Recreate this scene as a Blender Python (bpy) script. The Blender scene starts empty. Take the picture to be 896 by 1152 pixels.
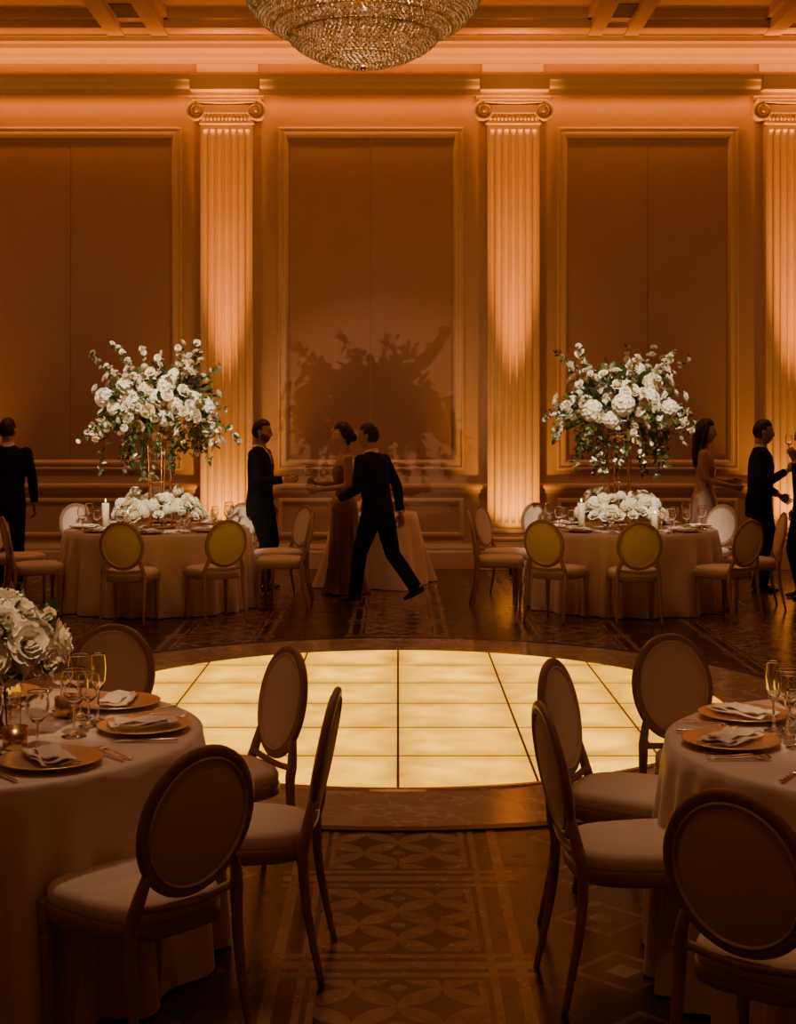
import bpy, math, random, bmesh
import numpy as np
from mathutils import Vector, Matrix
from mathutils.bvhtree import BVHTree
random.seed(7); rng=np.random.default_rng(7)
scene=bpy.context.scene; COL=scene.collection
pi=math.pi

# ------------------------------------------------------------------ materials
class NT:
    def __init__(s,name):
        s.mat=bpy.data.materials.new(name); s.mat.use_nodes=True
        s.t=s.mat.node_tree; s.b=s.t.nodes['Principled BSDF']; s.L=s.t.links
    def n(s,k,**kw):
        nd=s.t.nodes.new(k)
        for a,b in kw.items(): setattr(nd,a,b)
        return nd
    def put(s,sock,v):
        if isinstance(v,bpy.types.NodeSocket): s.L.new(v,sock)
        else: sock.default_value=v
    def m(s,op,a,b=None,c=None):
        nd=s.n('ShaderNodeMath',operation=op)
        s.put(nd.inputs[0],a)
        if b is not None: s.put(nd.inputs[1],b)
        if c is not None: s.put(nd.inputs[2],c)
        return nd.outputs[0]
    def mix(s,f,a,b):
        nd=s.n('ShaderNodeMix',data_type='RGBA')
        s.put(nd.inputs[0],f); s.put(nd.inputs[6],a); s.put(nd.inputs[7],b)
        return nd.outputs[2]
    def coord(s,k='Object'): return s.n('ShaderNodeTexCoord').outputs[k]
    def noise(s,scale,detail=3,vec=None,dist=0):
        nd=s.n('ShaderNodeTexNoise'); nd.inputs['Scale'].default_value=scale
        nd.inputs['Detail'].default_value=detail; nd.inputs['Distortion'].default_value=dist
        s.L.new(vec if vec is not None else s.coord(),nd.inputs['Vector']); return nd.outputs[0]
    def bump(s,h,strength=.2,dist=.01):
        nd=s.n('ShaderNodeBump'); nd.inputs['Strength'].default_value=strength; nd.inputs['Distance'].default_value=dist
        s.L.new(h,nd.inputs['Height']); s.L.new(nd.outputs[0],s.b.inputs['Normal'])
def c4(c): return (c[0],c[1],c[2],1)
def M(name,c,rough=.5,metal=0,var=.12,scale=8,bump=0,bscale=60,sheen=0,sss=0,spec=None):
    k=NT(name)
    a=c4([x*(1-var) for x in c]); b=c4([min(1,x*(1+var)) for x in c])
    k.put(k.b.inputs['Base Color'],k.mix(k.noise(scale),a,b))
    k.b.inputs['Roughness'].default_value=rough; k.b.inputs['Metallic'].default_value=metal
    if sheen: k.b.inputs['Sheen Weight'].default_value=sheen
    if sss:
        k.b.inputs['Subsurface Weight'].default_value=sss; k.b.inputs['Subsurface Scale'].default_value=.01
    if spec is not None: k.b.inputs['Specular IOR Level'].default_value=spec
    if bump: k.bump(k.noise(bscale,4),bump)
    return k.mat
m_wall=M('wall_plaster',(.62,.45,.34),.65,scale=1.5,var=.05,bump=.05)
m_trim=M('trim_paint',(.78,.60,.46),.5,scale=2,var=.04)
m_stone=M('pilaster_stone',(.84,.66,.48),.55,scale=3,var=.05,bump=.05)
m_ceil=M('ceiling_paint',(.66,.47,.34),.7,scale=2,var=.04)
m_vent=M('vent_metal',(.15,.11,.08),.5)
m_wood=M('chair_wood',(.36,.22,.13),.38,scale=14,var=.22)
m_fab=M('chair_fabric',(.74,.61,.50),.8,scale=30,var=.05,bump=.15,bscale=400,sheen=.3)
m_cloth=M('tablecloth_satin',(.70,.54,.47),.5,scale=5,var=.05,sheen=.5)
m_gold=M('gold_metal',(.85,.58,.30),.25,1,var=.06)
m_charger=M('charger_gold',(.72,.50,.30),.32,.85,var=.06,bump=.1,bscale=120)
m_nap=M('napkin_linen',(.80,.68,.56),.8,var=.04,bump=.1,bscale=300)
m_steel=M('cutlery_gold',(.8,.6,.38),.25,1,var=.03)
m_white=M('flower_petal',(.93,.88,.76),.55,scale=25,var=.05,sss=.15)
m_white2=M('flower_petal_cream',(.93,.83,.64),.55,scale=25,var=.07,sss=.15)
m_leaf=M('leaf_green',(.045,.09,.02),.45,scale=12,var=.35)
m_leaf2=M('leaf_olive',(.10,.14,.04),.5,scale=12,var=.3)
m_stem=M('stem',(.07,.10,.03),.6)
m_candle=M('candle_wax',(.9,.8,.62),.5,var=.03,sss=.3)
m_suit=M('suit_wool',(.010,.009,.010),.85,scale=60,var=.2,bump=.1,bscale=400,spec=.2)
m_trous=M('trouser_wool',(.009,.008,.009),.9,scale=60,var=.2,spec=.2)
m_shoe=M('shoe_leather',(.01,.008,.007),.25)
m_shirt=M('shirt_cotton',(.75,.7,.65),.7,var=.03)
m_tie=M('tie_silk',(.02,.015,.02),.4)
m_skin=M('skin',(.42,.23,.15),.5,scale=20,var=.08,sss=.1)
m_skin2=M('skin_light',(.46,.27,.18),.5,scale=20,var=.08,sss=.1)
m_hair=M('hair_dark',(.012,.008,.006),.45,scale=90,var=.5,bump=.4,bscale=200)
m_beard=M('beard_stubble',(.10,.055,.035),.8,scale=120,var=.5)
m_eye=M('eye_white',(.42,.38,.34),.3,var=.02)
m_lip=M('lips',(.30,.12,.09),.4)
m_gown=M('gown_mauve',(.17,.085,.075),.5,scale=40,var=.2,sheen=.3,bump=.3,bscale=150)
m_gown2=M('gown_sequin',(.40,.25,.20),.35,.2,scale=60,var=.4,bump=.6,bscale=180)
m_black=M('black_metal',(.02,.02,.02),.4,.5)
def glass():
    k=NT('clear_glass'); b=k.b
    k.put(b.inputs['Base Color'],k.mix(k.noise(3),(1,.97,.92,1),(1,.99,.96,1)))
    b.inputs['Transmission Weight'].default_value=1; b.inputs['Roughness'].default_value=.02; b.inputs['IOR'].default_value=1.45
    return k.mat
m_glass=glass()
def crystal():
    k=NT('chandelier_crystal'); b=k.b
    nz=k.noise(60,2)
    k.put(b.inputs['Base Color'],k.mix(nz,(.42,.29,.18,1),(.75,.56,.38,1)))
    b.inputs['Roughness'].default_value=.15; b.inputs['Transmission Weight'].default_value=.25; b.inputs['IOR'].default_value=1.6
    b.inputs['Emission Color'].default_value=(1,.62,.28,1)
    k.put(b.inputs['Emission Strength'],k.m('MULTIPLY',k.m('POWER',k.noise(22,1),6),1.2))  # sparkle painted in as warm noise-driven emission specks
    return k.mat
m_cryst=crystal()
def emis(name,c,s):
    k=NT(name); k.put(k.b.inputs['Base Color'],c4(c)); k.b.inputs['Emission Color'].default_value=c4(c)
    k.put(k.b.inputs['Emission Strength'],k.m('MULTIPLY_ADD',k.noise(4),.1*s,s)); return k.mat
m_lens=emis('lamp_lens',(1,.55,.22),4)
m_flame=emis('candle_flame',(1,.6,.2),14)

DX,DY,TR=0.0,9.1,2.1   # dance floor centre, radius
S=.705
def floor_mat():
    k=NT('inlaid_floor'); sep=k.n('ShaderNodeSeparateXYZ'); k.L.new(k.coord(),sep.inputs[0])
    X,Y=sep.outputs[0],sep.outputs[1]
    def per(a,off,p):
        t=k.m('DIVIDE',k.m('SUBTRACT',a,off),p)
        return k.m('MULTIPLY',k.m('ABSOLUTE',k.m('SUBTRACT',k.m('FRACT',k.m('ADD',t,.5)),.5)),p)
    def band(a,lo,hi): return k.m('MULTIPLY',k.m('GREATER_THAN',a,lo),k.m('LESS_THAN',a,hi))
    # field: runner strips 1.5 m apart, with wide dark marble between them
    u=per(X,0,1.5); v=per(Y,5.68,.9)
    inn=k.m('LESS_THAN',u,.46)
    lines=k.m('MAXIMUM',k.m('MAXIMUM',band(u,.305,.33),band(u,.39,.43)),k.m('MULTIPLY',inn,k.m('MAXIMUM',band(v,.0,.03),band(v,.065,.10))))
    panel=k.m('MULTIPLY',k.m('LESS_THAN',u,.285),k.m('GREATER_THAN',v,.125))
    def lat(off):
        a=per(X,off,.285); b=per(Y,off+.03,.285)
        return k.m('DIVIDE',k.m('SQRT',k.m('ADD',k.m('MULTIPLY',a,a),k.m('MULTIPLY',b,b))),.285)
    d1,d2=lat(0),lat(.1425)
    pet=k.m('MULTIPLY',k.m('LESS_THAN',d1,.5),k.m('LESS_THAN',d2,.5))
    pet=k.m('MAXIMUM',pet,k.m('LESS_THAN',d1,.10))
    pet=k.m('MAXIMUM',pet,band(u,.262,.285))
    dd=k.m('ADD',per(X,.75,.5),per(Y,.23,.5))
    side=k.m('MULTIPLY',k.m('GREATER_THAN',u,.50),k.m('MAXIMUM',band(dd,.15,.185),k.m('LESS_THAN',dd,.06)))
    dia=k.m('MAXIMUM',k.m('MULTIPLY',panel,pet),k.m('MULTIPLY',side,.75))
    msk=k.m('MAXIMUM',lines,dia)
    nz=k.noise(6,6,dist=1.5)
    dark=k.mix(nz,(.020,.010,.009,1),(.060,.034,.027,1))
    lt=k.mix(nz,(.20,.13,.10,1),(.36,.25,.20,1))
    k.put(k.b.inputs['Base Color'],k.mix(k.m('MULTIPLY',msk,k.m('MULTIPLY_ADD',nz,.5,.5)),dark,lt))
    k.put(k.b.inputs['Roughness'],k.m('MULTIPLY_ADD',k.noise(9),.2,.15))
    return k.mat
m_floor=floor_mat()
def marble():
    k=NT('brown_marble'); nz=k.noise(2.2,8,dist=2.5)
    vein=k.m('LESS_THAN',k.m('ABSOLUTE',k.m('SUBTRACT',k.noise(1.7,6,dist=1.2),.5)),.012)
    base=k.mix(nz,(.20,.13,.10,1),(.60,.45,.36,1))
    k.put(k.b.inputs['Base Color'],k.mix(k.m('MULTIPLY',vein,.6),base,(.68,.54,.44,1)))
    k.b.inputs['Roughness'].default_value=.12
    return k.mat
m_marble=marble()
def glow():
    k=NT('lit_dance_tile'); sep=k.n('ShaderNodeSeparateXYZ'); k.L.new(k.coord(),sep.inputs[0])
    def edge(a):  # 0 at joint, .5 at tile centre
        return k.m('SUBTRACT',.5,k.m('ABSOLUTE',k.m('SUBTRACT',k.m('FRACT',k.m('DIVIDE',a,S)),.5)))
    e=k.m('MINIMUM',edge(sep.outputs[0]),edge(sep.outputs[1]))
    e=k.m('MINIMUM',k.m('MULTIPLY',e,4.0),1.0)
    nz=k.noise(3.4,4,dist=.6)
    f=k.m('MULTIPLY',nz,k.m('MULTIPLY_ADD',e,.6,.4))
    col=k.mix(f,(1,.38,.0,1),(1,.53,.012,1))
    k.put(k.b.inputs['Base Color'],(.3,.2,.08,1)); k.put(k.b.inputs['Emission Color'],col)
    k.put(k.b.inputs['Emission Strength'],k.m('MULTIPLY',k.m('MULTIPLY_ADD',nz,3.0,.8),k.m('MULTIPLY_ADD',e,.4,.6)))
    k.b.inputs['Roughness'].default_value=.3
    return k.mat
m_glow=glow()

# ------------------------------------------------------------------ mesh kit
class MB:
    def __init__(s): s.v=[];s.f=[];s.m=[];s.s=[];s.n=0
    def add(s,vf,mat=0,smooth=True,T=None):
        v,f=vf; v=np.asarray(v,float).reshape(-1,3)
        if T is not None:
            A=np.array(T); v=v@A[:3,:3].T+A[:3,3]
        n=s.n; s.v.append(v); s.f.extend([tuple(i+n for i in q) for q in f])
        s.m.extend([mat]*len(f)); s.s.extend([smooth]*len(f)); s.n+=len(v)
    def mesh(s,name,mats,recalc=True):
        me=bpy.data.meshes.new(name)
        me.from_pydata(np.concatenate(s.v).tolist(),[],s.f)
        for m in mats: me.materials.append(m)
        me.polygons.foreach_set('material_index',s.m); me.polygons.foreach_set('use_smooth',s.s)
        if recalc:
            bm=bmesh.new(); bm.from_mesh(me); bmesh.ops.recalc_face_normals(bm,faces=bm.faces); bm.to_mesh(me); bm.free()
        me.update(); return me
    def obj(s,name,mats,parent=None,recalc=True,loc=None):
        return mkobj(name,s.mesh(name,mats,recalc),parent,loc)
def mkobj(name,me,parent=None,loc=None,rotz=0,scale=1):
    o=bpy.data.objects.new(name,me); COL.objects.link(o)
    if parent: o.parent=parent
    if loc is not None: o.location=loc
    o.rotation_euler=(0,0,rotz); o.scale=(scale,)*3
    return o
def empty(name,loc=(0,0,0),rotz=0):
    o=mkobj(name,None,None,loc,rotz); o.empty_display_size=.2; return o
def box(x0,x1,y0,y1,z0,z1):
    v=[(x,y,z) for z in(z0,z1) for y in(y0,y1) for x in(x0,x1)]
    return v,[(0,2,3,1),(4,5,7,6),(0,1,5,4),(2,6,7,3),(0,4,6,2),(1,3,7,5)]
def bbox_(x0,x1,y0,y1,z0,z1,b=.01):
    # chamfered box via two-level rings
    def ring(z,i): return [(x0+i,y0,z),(x1-i,y0,z),(x1,y0+i,z),(x1,y1-i,z),(x1-i,y1,z),(x0+i,y1,z),(x0,y1-i,z),(x0,y0+i,z)]
    def ring2(z): return [(x0+b*1.5,y0+b,z),(x1-b*1.5,y0+b,z),(x1-b,y0+b*1.5,z),(x1-b,y1-b*1.5,z),(x1-b*1.5,y1-b,z),(x0+b*1.5,y1-b,z),(x0+b,y1-b*1.5,z),(x0+b,y0+b*1.5,z)]
    R=[ring2(z0),ring(z0+b,b),ring(z1-b,b),ring2(z1)]
    v=[p for r in R for p in r]; f=[tuple(range(8))[::-1],tuple(range(24,32))]
    for k in range(3):
        for i in range(8): j=(i+1)%8; f.append((k*8+i,k*8+j,k*8+8+j,k*8+8+i))
    return v,f
def lathe(prof,n=24,ripple=None):
    v=[];f=[];rows=[]
    for r,z in prof:
        if r<1e-6: rows.append([len(v)]); v.append((0,0,z))
        else:
            st=len(v); rows.append(list(range(st,st+n)))
            for i in range(n): a=2*pi*i/n; v.append((r*math.cos(a),r*math.sin(a),z))
    for A,B in zip(rows,rows[1:]):
        for i in range(n):
            j=(i+1)%n
            if len(A)==1 and len(B)==1: continue
            if len(A)==1: f.append((A[0],B[j],B[i]))
            elif len(B)==1: f.append((A[i],A[j],B[0]))
            else: f.append((A[i],A[j],B[j],B[i]))
    return v,f
def tube(pts,rad,n=10,ref=None,caps=True,closed=False):
    P=np.array(pts,float); m=len(P)
    if closed: t=np.roll(P,-1,0)-np.roll(P,1,0)
    else: t=np.gradient(P,axis=0)
    t/=np.linalg.norm(t,axis=1)[:,None]+1e-12
    R=np.array([(r,r) if np.isscalar(r) else r for r in (rad if hasattr(rad,'__len__') else [rad]*m)],float)
    a=np.arange(n)*2*pi/n; V=[]
    if ref is None:
        u=np.cross(t[0],(0,0,1)); 
        if np.linalg.norm(u)<.1: u=np.cross(t[0],(0,1,0))
        u/=np.linalg.norm(u)
    for i in range(m):
        if ref is not None: u=np.array(ref,float)
        u=u-np.dot(u,t[i])*t[i]; u/=np.linalg.norm(u); w=np.cross(t[i],u)
        V.append(P[i]+np.outer(np.cos(a)*R[i,0],u)+np.outer(np.sin(a)*R[i,1],w))
    f=[]
    for k in range(m if closed else m-1):
        k2=(k+1)%m
        for i in range(n): j=(i+1)%n; f.append((k*n+i,k*n+j,k2*n+j,k2*n+i))
    if caps and not closed: f.append(tuple(range(n))[::-1]); f.append(tuple(range((m-1)*n,m*n)))
    return np.concatenate(V),f
def ball(c,r,nu=14,nv=9):
    if np.isscalar(r): r=(r,r,r)
    prof=[(math.sin(pi*k/nv),-math.cos(pi*k/nv)) for k in range(nv+1)]; prof[0]=(0,-1);prof[-1]=(0,1)
    v,f=lathe(prof,nu); v=np.array(v)*np.array(r)+np.array(c); return v,f
def smoothpath(pts,k=6):
    P=np.array(pts,float); out=[]
    Q=np.vstack([2*P[0]-P[1],P,2*P[-1]-P[-2]])
    for i in range(1,len(Q)-2):
        for s in range(k):
            t=s/k; a,b,c,d=Q[i-1],Q[i],Q[i+1],Q[i+2]
            out.append(.5*((2*b)+(-a+c)*t+(2*a-5*b+4*c-d)*t*t+(-a+3*b-3*c+d)*t**3))
    out.append(P[-1]); return np.array(out)
def TL(x,y,z): return Matrix.Translation((x,y,z))
def RZ(a): return Matrix.Rotation(a,4,'Z')
def yaw_to(dx,dy): return math.atan2(-dx,dy)

# ------------------------------------------------------------------ room
WY=17.4; XL,XR=-8.6,8.6; YF=-3.0; CZ=6.65
def single(name,vf,mat,smooth=False):
    b=MB(); b.add(vf,0,smooth); return b.obj(name,[mat])
single('floor',box(XL,XR,YF,WY,-.1,0),m_floor)
single('wall_back',box(XL,XR,WY,WY+.2,0,CZ),m_wall)
single('wall_left',box(XL-.2,XL,YF,WY,0,CZ),m_wall)
single('wall_right',box(XR,XR+.2,YF,WY,0,CZ),m_wall)
single('wall_front',box(XL,XR,YF-.2,YF,0,CZ),m_wall)
single('ceiling',box(XL,XR,YF,WY,CZ,CZ+.1),m_ceil)
def prof_x(prof,x0,x1):  # prof list of (d,z): d = distance out from back wall
    n=len(prof); v=[(x0,WY-d,z) for d,z in prof]+[(x1,WY-d,z) for d,z in prof]
    f=[(i,(i+1)%n,n+(i+1)%n,n+i) for i in range(n)]+[tuple(range(n))[::-1],tuple(range(n,2*n))]
    return v,f
b=MB(); b.add(prof_x([(0,0),(.07,0),(.07,.20),(.055,.22),(.055,.25),(.03,.30),(0,.30)],XL,XR),0,False); b.obj('baseboard_back',[m_trim])
b=MB(); b.add(prof_x([(0,.92),(.03,.92),(.035,.96),(.075,.99),(.075,1.02),(.04,1.035),(0,1.04)],XL,XR),0,False)
b.obj('trim_1',[m_trim])
# architrave/cornice with a lip that hides the cove strip
corn=[(0,5.80),(.16,5.80),(.16,5.77),(.24,5.77),(.24,5.72),(.27,5.72),(.27,5.80),(.31,5.83),(.33,5.88),(.36,5.90),(.36,5.96),(.33,5.99),(0,6.01)]
b=MB(); b.add(prof_x(corn,XL,XR),0,False)
b.obj('trim_2',[m_trim])
b=MB(); b.add(prof_x([(0,6.16),(.05,6.16),(.06,6.20),(.10,6.22),(.12,6.27),(.20,6.31),(.22,6.36),(.30,6.37),(.32,6.42),(.34,6.42),(.34,6.46),(0,6.46)],XL,XR),0,False)
b.obj('trim_3',[m_trim])
# ceiling beams / coffers
b=MB()
b.add(box(XL,XR,WY-.62,WY,6.44,CZ),0,False)
for yb in (13.9,10.6,7.3,4.0,.7):
    b.add(box(XL,XR,yb-.3,yb+.3,6.44,CZ),0,False)
for xb,w in ((-6.6,.36),(-3.12,.36),(2.58,.3),(4.75,.36),(7.6,.3)):
    b.add(box(xb-w,xb-w*.45,YF,WY,6.42,CZ),0,False); b.add(box(xb+w*.45,xb+w,YF,WY,6.42,CZ),0,False)
    b.add(box(xb-w*.45,xb+w*.45,YF,WY,6.50,CZ),0,False)
    for e in (-w-.05,w): b.add(box(xb+e,xb+e+.05,YF,WY,6.54,CZ),0,False)
b.add(box(XL,XR,WY-.70,WY-.62,6.54,CZ),0,False)
b.obj('ceiling_beams',[m_ceil])
b=MB()
for xb in (-3.12,2.58):
    for q in range(8): b.add(box(xb-.14,xb+.14,16.0+q*.07,16.03+q*.07,6.485,6.50),0,False)
b.obj('ceiling_vent',[m_vent])
b=MB()
for i,(xb,yb) in enumerate([(-4.6,15.6),(-2.2,15.6),(-.9,15.55),(1.3,15.6),(3.6,15.6),(-4.6,12),(4.0,12),(-4.6,8.5),(4.0,8.5)]):
    b.add(lathe([(.001,CZ-.012),(.055,CZ-.012),(.075,CZ-.02),(.085,CZ-.015),(.085,CZ)],20),0,True,TL(xb,yb,0))
b.obj('recessed_ceiling_light',[m_vent])
# wall panels
def frame(x0,x1,z0,z1,prof):
    # prof: (inset, depth)
    rings=[]
    for ins,d in prof: rings.append([(x0+ins,WY-d,z0+ins),(x1-ins,WY-d,z0+ins),(x1-ins,WY-d,z1-ins),(x0+ins,WY-d,z1-ins)])
    v=[p for r in rings for p in r]; f=[]
    for k in range(len(prof)-1):
        for i in range(4): j=(i+1)%4; f.append((k*4+i,k*4+j,k*4+4+j,k*4+4+i))
    return v,f
def px(x): return (x-448)/92.0
m_panel=M('panel_fabric',(.49,.325,.25),.85,scale=3,var=.05,bump=.08,bscale=200)
pan=[(px(-45),px(205)),(px(313),px(522)),(px(627),px(831)),(px(950),px(1150)),(px(-345),px(-140))]
for i,(a,c) in enumerate(pan):
    b=MB()
    b.add(frame(a,c,1.20,5.39,[(0,0),(0,.035),(.02,.05),(.035,.035),(.055,.03),(.075,.055),(.10,.055),(.125,.02),(.13,0)]),0,False)
    b.obj('trim_%d'%(4+i),[m_trim],recalc=False)
    b=MB(); mid=(a+c)/2
    b.add(box(a+.13,mid-.006,WY-.012,WY-.001,1.33,5.26),0,False); b.add(box(mid+.006,c-.13,WY-.012,WY-.001,1.33,5.26),0,False)
    b.obj('wall_fabric_panel',[m_panel])
    # dado panel frame
    b=MB(); b.add(frame(a,c,.38,.86,[(0,0),(0,.02),(.02,.03),(.045,.03),(.06,0)]),0,False)
    b.obj('trim_%d'%(10+i),[m_trim],recalc=False)
# fluted ionic pilasters
def pilaster_mesh():
    b=MB(); W=.315; D=.15
    # shaft section
    def section(fl):
        pts=[(-W,0),(-W,-D)]; nf=7; pitch=2*(W-.02)/nf
        for k in range(nf):
            c=-W+.02+pitch*(k+.5); h=pitch*.38
            for s in range(9):
                a=pi*s/8; pts.append((c-h*math.cos(a),-D+fl*h*1.0*math.sin(a)))
        pts+=[(W,-D),(W,0)]; return pts
    zs=[(.50,0),(.56,0),(.60,.8),(.63,1),(5.28,1),(5.31,.8),(5.34,0),(5.40,0)]
    v=[];f=[]
    for z,fl in zs:
        Sx=section(fl); n=len(Sx); v+=[(x,y,z) for x,y in Sx]
    for k in range(len(zs)-1):
        for i in range(n-1): f.append((k*n+i,k*n+i+1,k*n+n+i+1,k*n+n+i))
    b.add((v,f),0,False)
    # base
    for (e,z0,z1) in ((.10,0,.30),(.075,.30,.335),(.03,.40,.425)): b.add(bbox_(-W-e,W+e,-D-e,0,z0,z1,.006),0,False)
    for (e,zc,r) in ((.055,.367,.033),(.02,.462,.038)):
        P=[(-W-e+r*.6,0,zc),(-W-e+r*.6,-D-e+r*.6,zc),(W+e-r*.6,-D-e+r*.6,zc),(W+e-r*.6,0,zc)]
        for a,c in zip(P,P[1:]): b.add(tube([a,c],r,12),0,True)
        for q in P[1:3]: b.add(ball(q,r,12,8),0,True)
        b.add(box(-W-e+r*.6,W+e-r*.6,-D-e+r*.6,0,zc-r,zc+r),0,False)
    # necking + capital
    b.add(bbox_(-W-.02,W+.02,-D-.02,0,5.40,5.43,.006),0,False)
    for k in range(13):  # egg and dart
        b.add(ball((-W+.04+k*(2*W-.08)/12,-D-.02,5.475),(.019,.03,.034),10,7),0,True)
    b.add(box(-W,W,-D-.01,0,5.43,5.52),0,False)
    b.add(bbox_(-W-.07,W+.07,-D-.045,0,5.52,5.63,.01),0,False)
    for sx in (-1,1):
        cx,cz=sx*(W+.045),5.555
        # bolster cylinder
        b.add(tube([(cx,0,cz),(cx,-D-.03,cz)],.10,24),0,True)
        sp=[];rd=[]
        for k in range(60):
            t=k/59; a=pi/2-sx*0+ (t*2*pi*2.4)*(1); r=.112*(1-t)**.85+.008
            sp.append((cx+sx*-1*-r*math.sin(a-pi/2)*1.0,-D-.04,cz+r*math.cos(a-pi/2))); rd.append(.017*(1-.6*t))
        b.add(tube(sp,rd,8,ref=(0,1,0)),0,True)
        b.add(ball((cx,-D-.045,cz),.022,10,7),0,True)
    b.add(tube(smoothpath([(-W-.045,-D-.045,5.665),(0,-D-.045,5.655),(W+.045,-D-.045,5.665)]),.016,8),0,True)
    b.add(bbox_(-W-.10,W+.10,-D-.07,0,5.675,5.72,.008),0,False)
    b.add(bbox_(-W-.13,W+.13,-D-.09,0,5.72,5.765,.008),0,False)
    # ressaut over the capital
    b.add(bbox_(-W-.10,W+.10,-.39,-.001,5.765,5.955,.008),0,False)
    b.add(bbox_(-W-.06,W+.06,-.06,-.001,6.0,6.16,.006),0,False)
    return b.mesh('pilaster',[m_stone])
pm=pilaster_mesh()
PX=[px(256.5),px(577),px(888),px(-65)]
for x in PX: mkobj('ionic_pilaster',pm,None,(x,WY-.002,0))

# dance floor and marble ring
def disc_clip(x0,x1,y0,y1,R,z):
    # clip rect to circle
    poly=[(x0,y0),(x1,y0),(x1,y1),(x0,y1)]
    N=96
    for i in range(N):
        a=2*pi*(i+.5)/N; nx,ny=math.cos(a),math.sin(a); d=R*math.cos(pi/N)
        out=[]
        for p,q in zip(poly,poly[1:]+poly[:1]):
            dp=d-(p[0]*nx+p[1]*ny); dq=d-(q[0]*nx+q[1]*ny)
            if dp>=0: out.append(p)
            if dp*dq<0:
                t=dp/(dp-dq); out.append((p[0]+t*(q[0]-p[0]),p[1]+t*(q[1]-p[1])))
        poly=out
        if len(poly)<3: return None
    return poly
b=MB()
for i in range(-3,3):
    for j in range(-3,3):
        for hx in (0,):
            g=.007; gy=.013
            x0,x1=i*S+g,(i+1)*S-g; y0,y1=j*S+gy,(j+1)*S-gy
            P=disc_clip(x0,x1,y0,y1,TR-.015,0)
            if P:
                n=len(P); v=[(p[0],p[1],.0135) for p in P]+[(p[0],p[1],.004) for p in P]
                f=[tuple(range(n))]+[(k,k+n,(k+1)%n+n,(k+1)%n) for k in range(n)]
                b.add((v,f),0,False)
b.add(lathe([(0,.012),(TR,.012),(TR,.002)],96),1,False)
b.add(lathe([(TR-.015,.012),(TR-.013,.017),(TR+.02,.017),(TR+.03,.002)],96),2,False)
df=b.obj('lit_dance_floor',[m_glow,M('tile_joint',(.12,.05,.02),.7),m_gold],loc=(DX,DY,0),recalc=False)
b=MB(); b.add(lathe([(TR+.03,.001),(TR+.03,.008),(2.72,.008),(2.73,.001)],128),0,False)
b.add(lathe([(2.73,.001),(2.73,.009),(2.79,.009),(2.79,.001)],128),1,False)
b.obj('floor_marble_ring',[m_marble,M('dark_inlay',(.04,.02,.013),.3)],loc=(DX,DY,0))

# ------------------------------------------------------------------ chair
def chair_mesh():
    b=MB()
    T=TL(0,-.225,.455)@Matrix.Rotation(math.radians(11),4,'X')
    cz=.262
    ring=[(.184*math.cos(a),0,cz+.204*math.sin(a)) for a in np.linspace(0,2*pi,49)[:-1]]
    b.add(tube(ring,[(.014,.019)]*48,10,ref=(0,1,0),closed=True),0,True,T)
    ring=[(.168*math.cos(a),0,cz+.188*math.sin(a)) for a in np.linspace(0,2*pi,49)[:-1]]
    b.add(tube(ring,[(.019,.005)]*48,8,ref=(0,1,0),closed=True),1,True,T)
    b.add(ball((0,0,0),(.168,.026,.188),32,20),1,True,T@TL(0,0,cz))
    # rear posts + legs
    for s in (-1,1):
        p0=T@Vector((s*.150,0,cz-.125)); 
        pts=smoothpath([tuple(p0),(s*.176,-.235,.50),(s*.186,-.222,.43),(s*.190,-.235,.25),(s*.198,-.285,.0)],6)
        n=len(pts); rad=[(.015+.005*math.sin(min(1,k/(n-1)*1.6)*pi*.9)) if k<n*.6 else .018-.007*(k/(n-1)-.6)/.4 for k in range(n)]
        b.add(tube(pts,rad,10),0,True)
        # front legs, turned
        L=[(0,0),(.011,0),(.013,.02),(.012,.03),(.021,.30),(.024,.33),(.018,.34),(.026,.355),(.026,.372),(.021,.38),(.024,.39),(.024,.43),(0,.43)]
        b.add(lathe(L,12),0,True,TL(s*.195,.18,0))
        b.add(bbox_(s*.195-.026,s*.195+.026,.154,.207,.375,.435,.004),0,False)
    b.add(tube(smoothpath([(-.18,-.226,.49),(0,-.236,.475),(.18,-.226,.49)]),.013,8),0,True)
    def outline(sc,z,n=40):
        o=[]
        for k in range(n):
            a=2*pi*k/n; c,s_=math.cos(a),math.sin(a)
            y=.222*math.copysign(abs(s_)**.55,s_); w=.212+.028*(y/.222)
            if y>.1: y+=.012*(1-(abs(c))**2)
            o.append((sc*w*math.copysign(abs(c)**.55,c),sc*y,z))
        return o
    def stack(L,mat):
        v=[];n=40
        for sc,z in L: v+=outline(sc,z)
        f=[tuple(range(n))[::-1],tuple(range((len(L)-1)*n,len(L)*n))]
        for k in range(len(L)-1):
            for i in range(n): j=(i+1)%n; f.append((k*n+i,k*n+j,k*n+n+j,k*n+n+i))
        b.add((v,f),mat,True)
    stack([(.97,.385),(1.0,.39),(1.0,.428),(.98,.434)],0)
    stack([(.96,.43),(.985,.442),(.985,.462),(.95,.478),(.85,.488),(.6,.496),(.3,.499),(.05,.50)],1)
    return b.mesh('dining_chair',[m_wood,m_fab])
cm=chair_mesh()
def chair(x,y,dx,dy): return mkobj('dining_chair',cm,None,(x,y,0),yaw_to(dx,dy))
TFL=(-1.50,4.90,.82); TFR=(1.72,4.72,.82); TBL=(-2.36,13.95,.90); TBR=(2.22,13.95,.90)
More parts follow.
